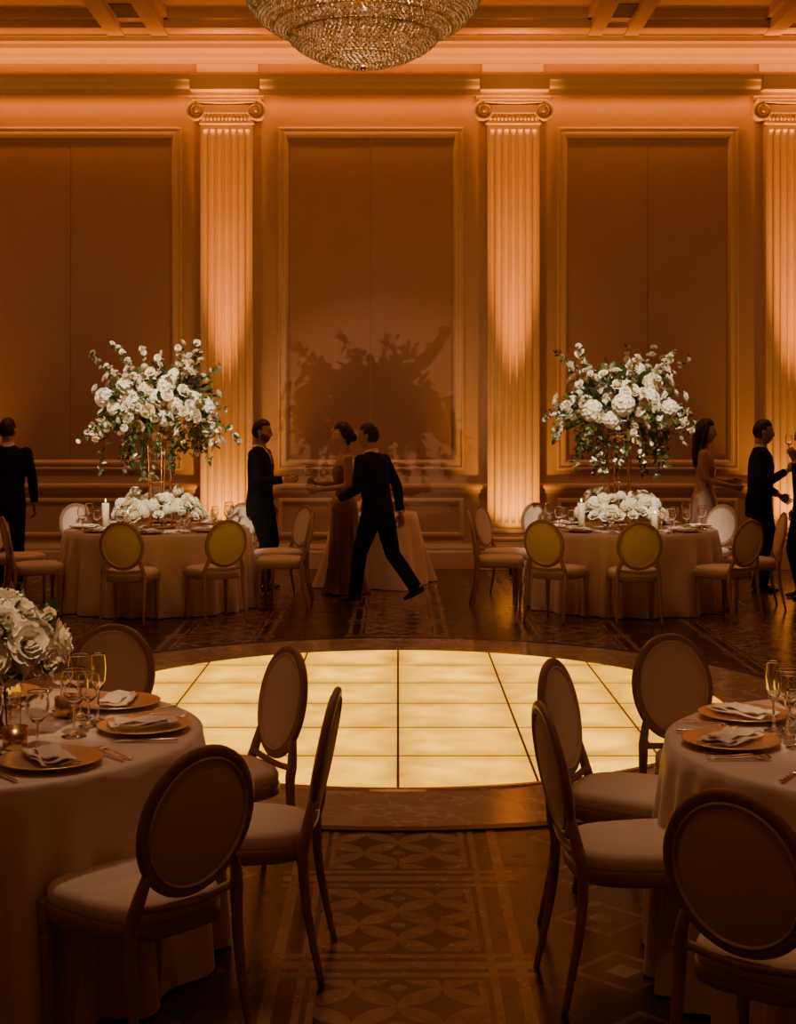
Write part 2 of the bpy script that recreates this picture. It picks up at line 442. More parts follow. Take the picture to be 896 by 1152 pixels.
for c in [(-.76,4.17,-.72,.70),(-.52,4.82,-1,.06),(-.70,5.52,-.88,-.50),(-1.31,5.98,-.18,-1),
          (1.01,3.73,.62,.78),(.77,4.60,1,.12),(.86,5.24,.88,-.42),(1.27,5.72,.42,-.9),
          (-2.40,12.76,.1,1),(-1.68,12.98,-.5,.86),(-1.14,13.85,-1,.05),(-1.22,14.62,-.85,-.55),(-1.80,15.0,-.45,-.9),(-3.25,14.9,.6,-.8),(-3.38,13.30,.95,.42),(-3.78,14.15,1,-.25),
          (1.46,12.98,.55,.84),(2.12,12.76,0,1),(2.98,12.98,-.58,.82),(1.00,13.95,1,.0),(1.12,14.68,.85,-.5),(1.62,15.02,.45,-.9),(3.2,14.75,-.72,-.68),(3.42,13.75,-1,0.05),(4.3,13.6,-.7,.6)]:
    chair(*c)

# ------------------------------------------------------------------ tables
def cloth(b,r,H,seed,drop0=.02,flare=.05,amp=.05,folds=19,square=0):
    R=np.random.default_rng(seed); n=288; th=np.arange(n)*2*pi/n
    ph=R.uniform(0,6.28,5)
    w=th+.10*np.sin(3*th+ph[0])+.07*np.sin(5*th+ph[1])
    fold=np.sin(folds*w+ph[2])*.75+.25*np.sin((folds*1+7)*w+ph[3]); fold=np.sign(fold)*np.abs(fold)**.8
    rows=[]
    for rr in (0.02,.3,.6,.85,.97): rows.append((rr*r*np.ones(n),H*np.ones(n)))
    K=14
    for k in range(K+1):
        t=k/K; z=H-.012-(H-.02)*t
        rad=r+.008*min(1,t*8)+flare*t+amp*fold*min(1,t*2.2)**1.1*(.65+.35*t)
        if square: rad=rad+square*t**1.3*np.maximum(0,np.cos(4*(th-.5)))**2
        rows.append((rad,z*np.ones(n)))
    v=[]
    for rad,z in rows: v+=list(zip(rad*np.cos(th),rad*np.sin(th),z))
    f=[tuple(range(n))]
    for k in range(len(rows)-1):
        for i in range(n): j=(i+1)%n; f.append((k*n+i,k*n+n+i,k*n+n+j,k*n+j))
    b.add((v,f),0,True)
TOP=.762
def table(x,y,r,seed,name='banquet_table',H=TOP-.003,**kw):
    e=empty(name,(x,y,0))
    b=MB(); cloth(b,r,H,seed,**kw); b.obj('tablecloth',[m_cloth],e,recalc=False)
    b=MB(); b.add(lathe([(0,H-.04),(r-.02,H-.04),(r-.01,H-.02),(r-.02,H-.006),(0,H-.006)],48),0); 
    b.add(lathe([(0,.01),(.3,.01),(.3,.03),(.05,.07),(.04,H-.04),(0,H-.04)],20),0)
    b.obj('table_frame',[m_wood],e)
    return e
table(*TFL,1,folds=24); table(*TFR,2,folds=24); table(*TBL,3,folds=22); table(*TBR,4,folds=22)
table(-.26,15.75,.47,5,name='cocktail_table',H=.797,flare=.10,amp=.03,folds=11,square=.20)

# tableware
def wine_mesh(k=1.0,flute=False):
    if flute: P=[(0,0),(.029,0),(.031,.0015),(.029,.003),(.006,.008),(.004,.02),(.004,.09),(.012,.10),(.022,.13),(.025,.17),(.0215,.214),(.021,.22),(.0195,.22),(.0198,.214),(.0235,.17),(.0205,.13),(.010,.103),(0,.10)]
    else: P=[(0,0),(.035,0),(.037,.0015),(.035,.003),(.008,.008),(.004,.02),(.004,.085),(.016,.093),(.034,.115),(.041,.145),(.039,.175),(.0346,.195),(.034,.20),(.0325,.20),(.0331,.195),(.0375,.175),(.0395,.145),(.033,.117),(.015,.096),(0,.094)]
    b=MB(); b.add(lathe([(r*k,z*k) for r,z in P],24),0); return b.mesh('wine_glass',[m_glass])
gw=wine_mesh(1.15); gf=wine_mesh(1.1,True); gs=wine_mesh(.95)
b=MB(); b.add(lathe([(0,.004),(.09,.004),(.10,0),(.105,.002),(.12,.010),(.158,.016),(.163,.019),(.160,.021),(.155,.020),(.118,.014),(.10,.008),(0,.008)],48),0); ch=b.mesh('charger_plate',[m_charger])
def nap_mesh():
    # loosely folded flat napkin: stacked, slightly offset leaves with a soft crease
    b=MB(); nx,ny=20,12
    for lay,(ox,oy,rot,z0) in enumerate(((0,0,0,.0),(.008,-.006,.10,.006),(-.01,.004,-.12,.012))):
        v=[];f=[]; c,s=math.cos(rot),math.sin(rot)
        for side in (1,0):
            for j in range(ny):
                for i in range(nx):
                    x=(i/(nx-1)-.5)*(.24-.03*lay); y=(j/(ny-1)-.5)*(.12-.02*lay)
                    z=z0+.005+.004*math.sin(i*.55+lay*2+j*.3)+.003*math.cos(j*.8+lay)
                    if not side: z-=.004
                    v.append((ox+c*x-s*y,oy+s*x+c*y,max(0,z)))
        N=nx*ny
        for j in range(ny-1):
            for i in range(nx-1):
                a=j*nx+i; f.append((a,a+1,a+nx+1,a+nx)); f.append((N+a,N+a+nx,N+a+nx+1,N+a+1))
        for i in range(nx-1):
            f.append((i,N+i,N+i+1,i+1)); a=(ny-1)*nx+i; f.append((a,a+1,N+a+1,N+a))
        for j in range(ny-1):
            a=j*nx; f.append((a,a+nx,N+a+nx,N+a)); a+=nx-1; f.append((a,N+a,N+a+nx,a+nx))
        b.add((v,f),0)
    return b.mesh('napkin',[m_nap])
nm=nap_mesh()
def fork_mesh():
    b=MB()
    b.add(tube(smoothpath([(0,-.10,.004),(0,-.02,.006),(0,.04,.010),(0,.055,.006)]),[(.006,.0015)]*19,8,ref=(1,0,0)),0)
    b.add(tube([(0,.05,.006),(0,.062,.004),(0,.075,.004)],[(.006,.0015),(.012,.0015),(.012,.0015)],8,ref=(1,0,0)),0)
    for i in range(4): b.add(tube([(-.0105+.007*i,.073,.004),(-.0105+.007*i,.10,.006)],[(.0022,.0013)]*2,6,ref=(1,0,0)),0)
    return b.mesh('fork',[m_steel])
def knife_mesh():
    b=MB()
    b.add(tube([(0,-.11,.005),(0,-.10,.006),(0,-.02,.005),(0,0,.004)],[(.006,.003),(.008,.004),(.006,.003),(.005,.002)],8,ref=(1,0,0)),0)
    b.add(tube([(0,-.005,.004),(0.001,.03,.004),(0.001,.09,.004),(-.003,.115,.004)],[(.006,.001),(.010,.001),(.009,.001),(.002,.001)],8,ref=(1,0,0)),0)
    return b.mesh('table_knife',[m_steel])
fk=fork_mesh(); kn=knife_mesh()
def setting(tx,ty,r,angs,z=TOP,nrot=.5,tall=False):
    for k,a in enumerate(angs):
        a=math.radians(a); ca,sa=math.cos(a),math.sin(a)
        def at(rad,tan): return (tx+ca*rad-sa*tan, ty+sa*rad+ca*tan, z)
        mkobj('charger_plate',ch,None,at(r-.20,0),0)
        p=at(r-.20,0); mkobj('napkin',nm,None,(p[0],p[1],z+.0195),a+nrot*((k%3)-1)+.3)
        for nmn,me,off in (('fork',fk,.185),('table_knife',kn,-.185),('fork',fk,.212)):
            p=at(r-.17,off); mkobj(nmn,me,None,(p[0],p[1],z+.001),a+pi/2)
        if tall:
            p=at(r-.19,-.245); mkobj('wine_glass',gw,None,p)
            p=at(r-.33,-.20); mkobj('wine_glass',gs,None,p)
        else:
            p=at(r-.42,-.10); mkobj('wine_glass',gw,None,p)
            p=at(r-.40,.06); mkobj('wine_glass',gs,None,p)
            if k%2==0 and k<4: p=at(r-.40,-.19); mkobj('champagne_flute',gf,None,p)
setting(*TFL,[-48,2,44,95,150])
setting(*TFR,[-85,-125,-178,140,95])
setting(*TBL,[-88,-42,3,48,93,138,183,228],tall=True)
setting(*TBR,[-90,-45,0,45,90,135,180,225],tall=True)

# ------------------------------------------------------------------ flowers
def petal(L,W,open_,cup,n=4,m=4):
    # grid in local: base at origin, along +x, z up
    v=[];f=[]
    for i in range(m):
        t=i/(m-1); w=W*math.sin(pi*(.12+.72*t))**.8
        x=L*t*math.cos(open_)-L*.25*t*t*math.sin(cup); z=L*t*math.sin(open_)-L*.22*t*t*cup
        for j in range(n):
            s=2*j/(n-1)-1
            v.append((x,w*s,z+ .35*w*s*s))
    for i in range(m-1):
        for j in range(n-1): a=i*n+j; f.append((a,a+1,a+n+1,a+n))
    return np.array(v),f
def build_bloom(kind,R0):
    b=MB()
    if kind=='rose':
        layers=[(3,.5,1.45,-.3,.30),(4,.62,1.25,-.1,.36),(5,.75,1.0,.2,.42),(6,.9,.72,.5,.46),(7,1.05,.42,.7,.50)]
        for li,(n,L,op,cup,W) in enumerate(layers):
            for k in range(n):
                a=2*pi*k/n+li*.7
                v,f=petal(R0*L,R0*W,op,cup)
                v=v+np.array((R0*.05*li,0,-R0*.03*li))
                b.add((v,f),0,True,RZ(a))
        b.add(ball((0,0,R0*.22),(R0*.22,R0*.22,R0*.3),8,6),0)
    else: # hydrangea / peony ball of florets
        n=46
        b.add(ball((0,0,R0*.2),(R0*.72,R0*.72,R0*.62),12,8),0)
        for k in range(n):
            zz=1-1.45*(k+.5)/n; a=k*2.39996; rr=math.sqrt(1-zz*zz)
            d=Vector((rr*math.cos(a),rr*math.sin(a),zz)); q=d.to_track_quat('Z','Y').to_matrix().to_4x4()
            T=Matrix.Translation(d*R0*.74+Vector((0,0,R0*.2)))@q@RZ(k)
            for j in range(4):
                v,f=petal(R0*.24,R0*.12,.25,.3,3,3); b.add((v,f),0,True,T@RZ(j*pi/2))
    return np.concatenate(b.v),b.f
BL={k:build_bloom(k,1.0) for k in('rose','hyd')}
def orient(p,d,s,roll=0):
    q=Vector(d).to_track_quat('Z','Y').to_matrix().to_4x4()
    return Matrix.Translation(p)@q@RZ(roll)@Matrix.Scale(s,4)
LEAF=(np.array([(0,0,0),(.3,.22,.05),(.65,.2,.04),(1,0,-.08),(.65,-.2,.04),(.3,-.22,.05),(.33,0,0),(.66,0,-.02)]),[(0,6,1),(0,5,6),(1,6,7,2),(6,5,4,7),(2,7,3),(7,4,3)])
def leaf_at(b,p,d,s,mat=0):
    d=Vector(d).normalized(); q=d.to_track_quat('X','Z').to_matrix().to_4x4()
    b.add(LEAF,mat,True,Matrix.Translation(p)@q@Matrix.Rotation(random.uniform(-.8,.8),4,'X')@Matrix.Scale(s,4))
def rdir(zmin=-1,zmax=1):
    z=random.uniform(zmin,zmax); a=random.uniform(0,2*pi); r=math.sqrt(max(0,1-z*z)); return Vector((r*math.cos(a),r*math.sin(a),z))
def branch(stems,leaves,blooms,p0,d,L,droop,ls=.06,nb=5,step=.03,bs=.026,bud=True,pb=.75):
    p=Vector(p0); d=Vector(d).normalized(); pts=[p.copy()]; n=int(L/step)
    for k in range(n):
        d=(d+Vector((random.uniform(-.08,.08),random.uniform(-.08,.08),-droop*.1+random.uniform(-.05,.05)))).normalized(); p=p+d*step; pts.append(p.copy())
        if k>1:
            sd=(rdir()*0.9+d*.6).normalized(); leaf_at(leaves,p,sd,ls*random.uniform(.6,1.2),random.choice((0,0,1)))
            if random.random()<.7: leaf_at(leaves,p,(rdir()+d*.4).normalized(),ls*random.uniform(.6,1.1),random.choice((0,1)))
        if bud and k>n-nb*2 and random.random()<pb:
            q=p+rdir()*.025; blooms.add(BL['rose'],random.choice((0,1)),True,orient(q,(rdir()+d).normalized(),bs*random.uniform(.7,1.3),random.random()*6))
    stems.add(tube([tuple(q) for q in pts],[.0035*(1-.6*i/len(pts)) for i in range(len(pts))],5),0)
    return p
def tall_centrepiece(x,y,z,seed):
    random.seed(seed)
    e=empty('tall_floral_centrepiece',(x,y,z))
    st=MB()
    st.add(lathe([(0,0),(.16,0),(.165,.006),(.16,.014),(0,.014)],32),0)
    for k in range(5):
        a=2*pi*k/5+.3
        st.add(tube(smoothpath([(.12*math.cos(a),.12*math.sin(a),.01),(.11*math.cos(a),.11*math.sin(a),.45),(.13*math.cos(a),.13*math.sin(a),.86)]),.008,8),0)
    for zz,r in ((.86,.13),(.45,.11)):
        st.add(tube([(r*math.cos(a),r*math.sin(a),zz) for a in np.linspace(0,2*pi,33)[:-1]],.006,6,closed=True,ref=(0,0,1)),0)
    st.add(lathe([(0,.84),(.06,.85),(.13,.90),(.14,.93),(0,.93)],24),0)
    st.obj('gold_stand',[m_gold],e)
    stems=MB();lv=MB();bl=MB()
    C=Vector((0,0,1.17))
    # core big blooms
    N=50
    for k in range(N):
        zz=1-1.55*(k+.5)/N; a=k*2.39996+seed; rr=math.sqrt(max(0,1-zz*zz))
        d=Vector((rr*math.cos(a),rr*math.sin(a),zz)); s=random.uniform(.82,1.2)
        p=C+Vector((d.x*.46*s,d.y*.40*s,d.z*.31*s))
        big=random.random()<.55
        bl.add(BL['hyd' if big else 'rose'],random.choice((0,0,1)),True,orient(p,d,random.uniform(.09,.135) if big else random.uniform(.06,.085),random.random()*6))
        for q in range(9): leaf_at(lv,C+Vector((d.x*.42,d.y*.36,d.z*.29))+rdir()*.09,(d+rdir()*.6),random.uniform(.08,.16),random.choice((0,0,1)))
    for k in range(36): # outer smaller roses
        d=rdir(-.25,.9); s=random.uniform(1.15,1.5)
        p=C+Vector((d.x*.46*s,d.y*.40*s,d.z*.34*s))
        bl.add(BL['rose'],random.choice((0,0,1)),True,orient(p,d,random.uniform(.038,.062),random.random()*6))
        stems.add(tube([tuple(C+Vector((d.x,d.y,d.z))*.2),tuple(p)],.003,5),0)
    for k in range(18): # rising sprigs
        a=2*pi*k/18+random.uniform(-.3,.3); el=random.uniform(.7,1.3)
        branch(stems,lv,bl,C+Vector((math.cos(a)*.28,math.sin(a)*.22,.16)),(math.cos(a)*math.cos(el),math.sin(a)*math.cos(el),math.sin(el)),random.uniform(.30,.58),.05,nb=6,bs=.032,pb=.8)
    for k in range(26): # spreading
        a=2*pi*k/26+random.uniform(-.2,.2)
        branch(stems,lv,bl,C+Vector((math.cos(a)*.34,math.sin(a)*.28,random.uniform(-.12,.1))),(math.cos(a),math.sin(a),random.uniform(0,.35)),random.uniform(.32,.58),.9,nb=4,bs=.03,ls=.075)
    for k in range(34): # hanging
        a=2*pi*k/34+random.uniform(-.2,.2); r=random.uniform(.2,.48)
        branch(stems,lv,bl,C+Vector((math.cos(a)*r,math.sin(a)*r,-.14)),(math.cos(a)*.35,math.sin(a)*.35,-.6),random.uniform(.2,.55),1.5,nb=3,bs=.024,ls=.07,pb=.5)
    stems.obj('stems',[m_stem],e); lv.obj('foliage',[m_leaf,m_leaf2],e,recalc=False); bl.obj('blooms',[m_white,m_white2],e,recalc=False)
    # low ring of flowers at the foot
    bl=MB();lv=MB()
    for k in range(64):
        a=k*2.39996; r=.15+.27*math.sqrt((k+.5)/64); h=.07+.29*(1-((r-.15)/.30)**2)*random.uniform(.6,1.1)
        d=Vector((math.cos(a)*.7,math.sin(a)*.7,.8)).normalized(); s=random.uniform(.055,.095)
        bl.add(BL[random.choice(('rose','rose','hyd'))],random.choice((0,1)),True,orient((r*math.cos(a),r*math.sin(a),h),d,s,random.random()*6))
        for q in range(4): leaf_at(lv,(r*math.cos(a)*1.03,r*math.sin(a)*1.03,max(.035,h-.05)),(math.cos(a),math.sin(a),random.uniform(-.1,.8)),random.uniform(.05,.08),random.choice((0,1)))
    bl.obj('low_blooms',[m_white,m_white2],e,recalc=False); lv.obj('low_foliage',[m_leaf,m_leaf2],e,recalc=False)
    return e
tall_centrepiece(TBL[0]+.02,TBL[1],TOP,11); tall_centrepiece(TBR[0]-.04,TBR[1],TOP,23)
def vase_arr(x,y,z,seed,R=.17):
    random.seed(seed); e=empty('rose_vase_arrangement',(x,y,z))
    b=MB(); w=.065; h=.17
    b.add(bbox_(-w,w,-w,w,.0,.012,.003),0,False)
    for s in (-1,1):
        b.add(box(-w,w,s*w-.004,s*w+.004,.012,h),0,False); b.add(box(s*w-.004,s*w+.004,-w,w,.012,h),0,False)
    b.obj('glass_vase',[m_glass],e)
    bl=MB();lv=MB();st=MB()
    for k in range(14): st.add(tube([(random.uniform(-.04,.04),random.uniform(-.04,.04),.015),(random.uniform(-.05,.05),random.uniform(-.05,.05),.2)],.003,6),0)
    for k in range(34):
        zz=1-1.35*(k+.5)/34; a=k*2.39996; rr=math.sqrt(max(0,1-zz*zz)); d=Vector((rr*math.cos(a),rr*math.sin(a),zz))
        s=random.uniform(.9,1.25); p=Vector((d.x*R*s,d.y*R*s,.28+d.z*R*.9*s))
        bl.add(BL['rose'],random.choice((0,0,1)),True,orient(p,d,random.uniform(.058,.082),random.random()*6))
        for q in range(3): leaf_at(lv,p*.9+Vector((0,0,.02)),(d+rdir()*.5),random.uniform(.06,.10),random.choice((0,1)))
    for k in range(12):
        a=2*pi*k/12; branch(st,lv,bl,(math.cos(a)*.08,math.sin(a)*.08,.32),(math.cos(a)*.7,math.sin(a)*.7,.6),random.uniform(.16,.26),.6,nb=3,bs=.022,ls=.05)
    bl.obj('blooms',[m_white,m_white2],e,recalc=False); lv.obj('foliage',[m_leaf,m_leaf2],e,recalc=False); st.obj('stems',[m_stem],e)
vase_arr(-1.375,4.86,TOP,5); vase_arr(TFR[0],TFR[1],TOP,6)
# candles
def candle_mesh(h,r):
    b=MB(); b.add(lathe([(0,.004),(r,.004),(r,h-.004),(r-.006,h),(r*.5,h-.006),(0,h-.008)],20),0)
    b.add(tube([(0,0,h-.01),(0.002,0,h+.012)],.0015,5),2)
    b.add(lathe([(0,h+.008),(.005,h+.016),(.004,h+.028),(0,h+.045)],8),1)
    b.add(lathe([(0,0),(r+.02,0),(r+.022,.006),(0,.006)],20),3)
    return b.mesh('wax_candle',[m_candle,m_flame,m_black,m_gold])
c1=candle_mesh(.26,.035); c2=candle_mesh(.16,.035)
def polar(T,r,a): a=math.radians(a); return (T[0]+r*math.cos(a),T[1]+r*math.sin(a))
for T,r,a,m in ((TBL,.54,214,c1),(TBL,.53,-112,c2),(TBR,.54,212,c1),(TBR,.53,-66,c2)):
    x,y=polar(T,r,a); mkobj('wax_candle',m,None,(x,y,TOP))
b=MB(); b.add(lathe([(0,0),(.05,0),(.055,.01),(.055,.16),(.05,.17),(.047,.17),(.05,.16),(.05,.015),(0,.012)],20),0); hv=b.mesh('hurricane_vase',[m_glass])
for x,y in ((.02,15.6),(-.45,15.7)): mkobj('hurricane_vase',hv,None,(x,y,.80))
mkobj('wax_candle',candle_mesh(.09,.025),None,(.02,15.6,.815)); 
for x,y in ((-.25,15.5),(-.15,15.75)): mkobj('wine_glass',gs,None,(x,y,.80))
b=MB(); b.add(lathe([(0,0),(.035,0),(.04,.01),(.042,.07),(.038,.07),(.036,.015),(0,.012)],20),0); vt=b.mesh('votive_holder',[m_gold])
for x,y in ((-1.25,4.64),(-1.2,5.14),(1.42,4.40)): mkobj('votive_holder',vt,None,(x,y,TOP))

# ------------------------------------------------------------------ chandelier
def chandelier(x,y):
    e=empty('crystal_chandelier',(x,y,.05))
    b=MB(); fr=MB()
    O=([(0,0,1),(1,0,0),(0,1,0),(-1,0,0),(0,-1,0),(0,0,-1.3)],[(0,1,2),(0,2,3),(0,3,4),(0,4,1),(5,2,1),(5,3,2),(5,4,3),(5,1,4)])
    prof=[(.86,5.30),(.88,5.15),(.885,5.02),(.87,4.92),(.83,4.83),(.76,4.755),(.66,4.69),(.56,4.645),(.54,4.60),(.47,4.545),(.38,4.495),(.27,4.455),(.15,4.43),(.04,4.42)]
    P=smoothpath([(r,0,z) for r,z in prof],4)
    for k,(r,_,z) in enumerate(P):
        n=max(4,int(2*pi*r/.036)); off=k*.5*2*pi/n
        for i in range(n):
            a=2*pi*i/n+off; s=.0145*random.uniform(.8,1.15)
            T=Matrix.Translation((r*math.cos(a),r*math.sin(a),z+random.uniform(-.004,.004)))@RZ(a)@Matrix.Scale(s,4)
            b.add(O,0,False,T)
    for rr in (.3,.45,.62,.78):  # inner hanging strands
        n=int(2*pi*rr/.09)
        for i in range(n):
            a=2*pi*i/n
            zb=np.interp(rr,[q[0] for q in prof[::-1]],[q[1] for q in prof[::-1]])+.05
            for z in np.arange(zb,5.3,.045): b.add(O,0,False,Matrix.Translation((rr*math.cos(a),rr*math.sin(a),z))@Matrix.Scale(.014,4))
    for r,z in ((.87,5.30),(.875,4.94),(.67,4.70),(.55,4.625),(.28,4.465)):
        fr.add(tube([(r*math.cos(a),r*math.sin(a),z) for a in np.linspace(0,2*pi,65)[:-1]],.008,6,closed=True,ref=(0,0,1)),0)
    for i in range(12):
        a=2*pi*i/12; fr.add(tube([(.87*math.cos(a),.87*math.sin(a),5.30),(.3*math.cos(a),.3*math.sin(a),5.55),(0,0,5.75)],.008,6),0)
    fr.add(lathe([(0,5.5),(.05,5.52),(.07,5.65),(.03,5.75),(.02,5.8),(.02,6.4),(.05,6.42),(.16,6.55),(.16,6.60),(0,6.60)],24),0)
    fr.add(ball((0,0,4.395),.025,10,8),0)
    for i in range(8):
        a=2*pi*i/8; fr.add(ball((.5*math.cos(a),.5*math.sin(a),5.0),(.02,.02,.04),8,6),1)
        fr.add(tube([(.5*math.cos(a),.5*math.sin(a),5.04),(0,0,5.5)],.005,5),0)
    b.obj('crystals',[m_cryst],e,recalc=False); fr.obj('frame',[m_gold,m_lens],e)
chandelier(-.26,10.6)

# uplights
b=MB(); b.add(lathe([(0,0),(.09,0),(.09,.12),(.075,.13),(.07,.115),(0,.11)],20),0); b.add(lathe([(0,.113),(.068,.113)],20),1); um=b.mesh('uplight',[m_black,m_lens],False)
def spot(name,loc,tgt,energy,col,ang,blend=.5,rad=.05):
    l=bpy.data.lights.new(name,'SPOT'); l.energy=energy; l.color=col; l.spot_size=math.radians(ang); l.spot_blend=blend; l.shadow_soft_size=rad
    o=bpy.data.objects.new(name,l); COL.objects.link(o); o.location=loc
    o.rotation_euler=(Vector(tgt)-Vector(loc)).to_track_quat('-Z','Y').to_euler(); return o
def area(name,loc,rot,sx,sy,energy,col):
    l=bpy.data.lights.new(name,'AREA'); l.shape='RECTANGLE'; l.size=sx; l.size_y=sy; l.energy=energy; l.color=col
    o=bpy.data.objects.new(name,l); COL.objects.link(o); o.location=loc; o.rotation_euler=rot; return o
def point(name,loc,energy,col,rad=.1):
    l=bpy.data.lights.new(name,'POINT'); l.energy=energy; l.color=col; l.shadow_soft_size=rad
    o=bpy.data.objects.new(name,l); COL.objects.link(o); o.location=loc; return o
OR=(1,.29,.03)
for x in PX:
    mkobj('uplight',um,None,(x,WY-.62,0))
    spot('uplight_lamp',(x,WY-.62,.16),(x,WY-.12,5.0),3900,OR,14,1,.03)
    spot('uplight_lamp',(x,WY-.60,.16),(x,WY-.15,1.5),140,(1,.36,.035),75,1,.03)
area('cove_light_down',(0,WY-.19,5.765),(0,0,0),17,.04,55,OR)
area('cove_light_up',(0,WY-.22,6.03),(pi,0,0),17,.08,50,OR)
for xx in (-6,-2.1,1.9,5.8):
    spot('cornice_fill',(xx,12.2,6.3),(xx,WY,5.9),95,(1,.36,.09),60,1,.15)  # unseen spots added to brighten the cornice and upper wall
point('chandelier_lamp',(-.26,10.6,5.0),40,(1,.55,.28),.3)
WH=(1,.80,.53)
for T in (TBL,TBR):
    spot('pin_spot',(T[0]*.7,9.2,6.35),(T[0],T[1]-.05,1.55),2700,WH,18,.6,.05)
for T in (TFL,TFR):
    spot('pin_spot',(T[0]*.9,7.0,6.35),(T[0],T[1],.8),210,(1,.68,.42),26,.8,.08)
    spot('pin_spot',(T[0]*.4,1.8,6.35),(T[0]*.92,T[1]+.1,1.0),900,(1,.60,.30),11,.8,.08)
spot('gobo_spot',(-6.4,6.9,1.95),(-2.28,13.95,1.95),1100,(1,.50,.24),15,.9,.012)
b=MB(); b.add(lathe([(0,0),(.25,0),(.25,.02),(.03,.04),(.02,1.8),(0,1.8)],16),0)
b.add(tube([(-.30,-.50,1.94),(-.06,-.10,1.95)],.09,20),0)
b.obj('spotlight_stand',[m_black],loc=(-6.4,6.9,0))
for xx in (-4.5,0,4.5):
    for yy,en in ((1.5,45),(8.0,105),(14.6,130)):
        spot('fill_downlight',(xx,yy,6.38),(xx,yy,0),en,(1,.46,.225),125,.8,.1)  # wide ceiling spots added as soft fill for the room

# ------------------------------------------------------------------ people
def head_pt(d):
    dx,dy,dz=d
    x=.075*dx; y=.096*dy; z=.118*dz
    if dz<0:
        k=-dz; x*=1-.26*k**1.5
        if dy<0: y*=1-.45*k
        else: y*=1-.06*k
    if dy>.5: y*=1-.10*(dy-.5)*(1 if dz>-.3 else .3)
    if dy>0:
        g=lambda a,s: math.exp(-(a/s)**2)
        # nose
        if -.045<z<.03:
            t=(.03-z)/.062
            if t<=1: y+=.022*t*g(x,.010+.006*t)
            else: y+=.022*max(0,1-(t-1)/.21)*g(x,.016)
        y-=.006*g(abs(x)-.030,.014)*g(z-.008,.012)
        y+=.004*g(abs(x)-.026,.02)*g(z-.030,.009)
        y+=.006*g(x,.022)*g(z+.062,.006)+.005*g(x,.020)*g(z+.074,.006)
        y-=.003*g(x,.022)*g(z+.0685,.003)
        y+=.009*g(x,.022)*g(z+.100,.014)
        y+=.004*g(abs(x)-.045,.02)*g(z+.03,.02)
    return (x,y,z)
def head_mesh_into(b,T,hair='short',beard=False):
    nu,nv=64,64; V=[];D=[]
    for j in range(nv+1):
        ph=pi*j/nv
        for i in range(nu):
            th=2*pi*i/nu; d=(math.sin(ph)*math.cos(th),math.sin(ph)*math.sin(th),-math.cos(ph)); D.append(d); V.append(head_pt(d))
    F=[]
    for j in range(nv):
        for i in range(nu):
            k=(i+1)%nu; F.append((j*nu+i,j*nu+k,(j+1)*nu+k,(j+1)*nu+i))
    V=np.array(V)
    lips=[];sk=[];br=[];bd=[]
    for f in F:
        c=V[list(f)].mean(0)
        if abs(c[0])<.022 and -.076<c[2]<-.058 and c[1]>.06: lips.append(f)
        elif c[1]>.05 and abs(abs(c[0])-.030)<.017 and .025<c[2]<.031: br.append(f)
        elif beard and c[2]<-.040-.25*max(0,.05-abs(c[0]))+.02*(c[1]<.05) and c[1]>.0: bd.append(f)
        else: sk.append(f)
    for fs,mt in ((sk,0),(lips,3),(br,1),(bd,4)):
        if fs: b.add((V,fs),mt,True,T)
    for s in (-1,1):
        b.add(ball((s*.030,.0775,.008),.0115,12,8),2,True,T)
        b.add(ball((s*.030,.0875,.008),(.005,.0025,.005),8,6),1,True,T)
        b.add(ball((s*.030,.0785,.0155),(.0135,.0105,.0045),10,6),0,True,T)
        b.add(ball((s*.076,-.004,-.004),(.010,.018,.031),10,8),0,True,T)
        b.add(ball((s*.083,-.008,.004),(.006,.020,.024),10,8),0,True,T)
    # hair shell
    Vh=V.copy(); mask=np.zeros(len(V),bool); Dn=np.array(D)
    for i,(dx,dy,dz) in enumerate(D):
        line=.56 if dy>.25 else (.56-(.25-dy)*1.9)
        line=max(line,-.48 if hair=='short' else -.9)
        if abs(dx)>.8 and dy>-.1 and dy<.2: line=.12
        e=dz-line
        if e>-.02:
            mask[i]=True; th=.010 if hair=='short' else .022
            off=th*min(1,max(0,(e+.03)/.35))**.7+.0012
            if hair=='short': off+=.009*max(0,dz-.45)*(1+.6*dy)
            off+=.0018*math.sin(dx*38+dy*9)*math.cos(dy*17)*min(1,max(0,e*4))
            Vh[i]=V[i]+off*Dn[i]
    hf=[f for f in F if all(mask[k] for k in f)]
    b.add((Vh,hf),1,True,T)
def ik(a,c,l1,l2,hint):
    a=Vector(a);c=Vector(c);d=c-a;L=min(d.length,(l1+l2)*.995);d.normalize()
    x=(l1*l1-l2*l2+L*L)/(2*L);h=math.sqrt(max(0,l1*l1-x*x)); hv=Vector(hint); hv=(hv-hv.dot(d)*d).normalized()
    return a+d*x+hv*h, a+d*L
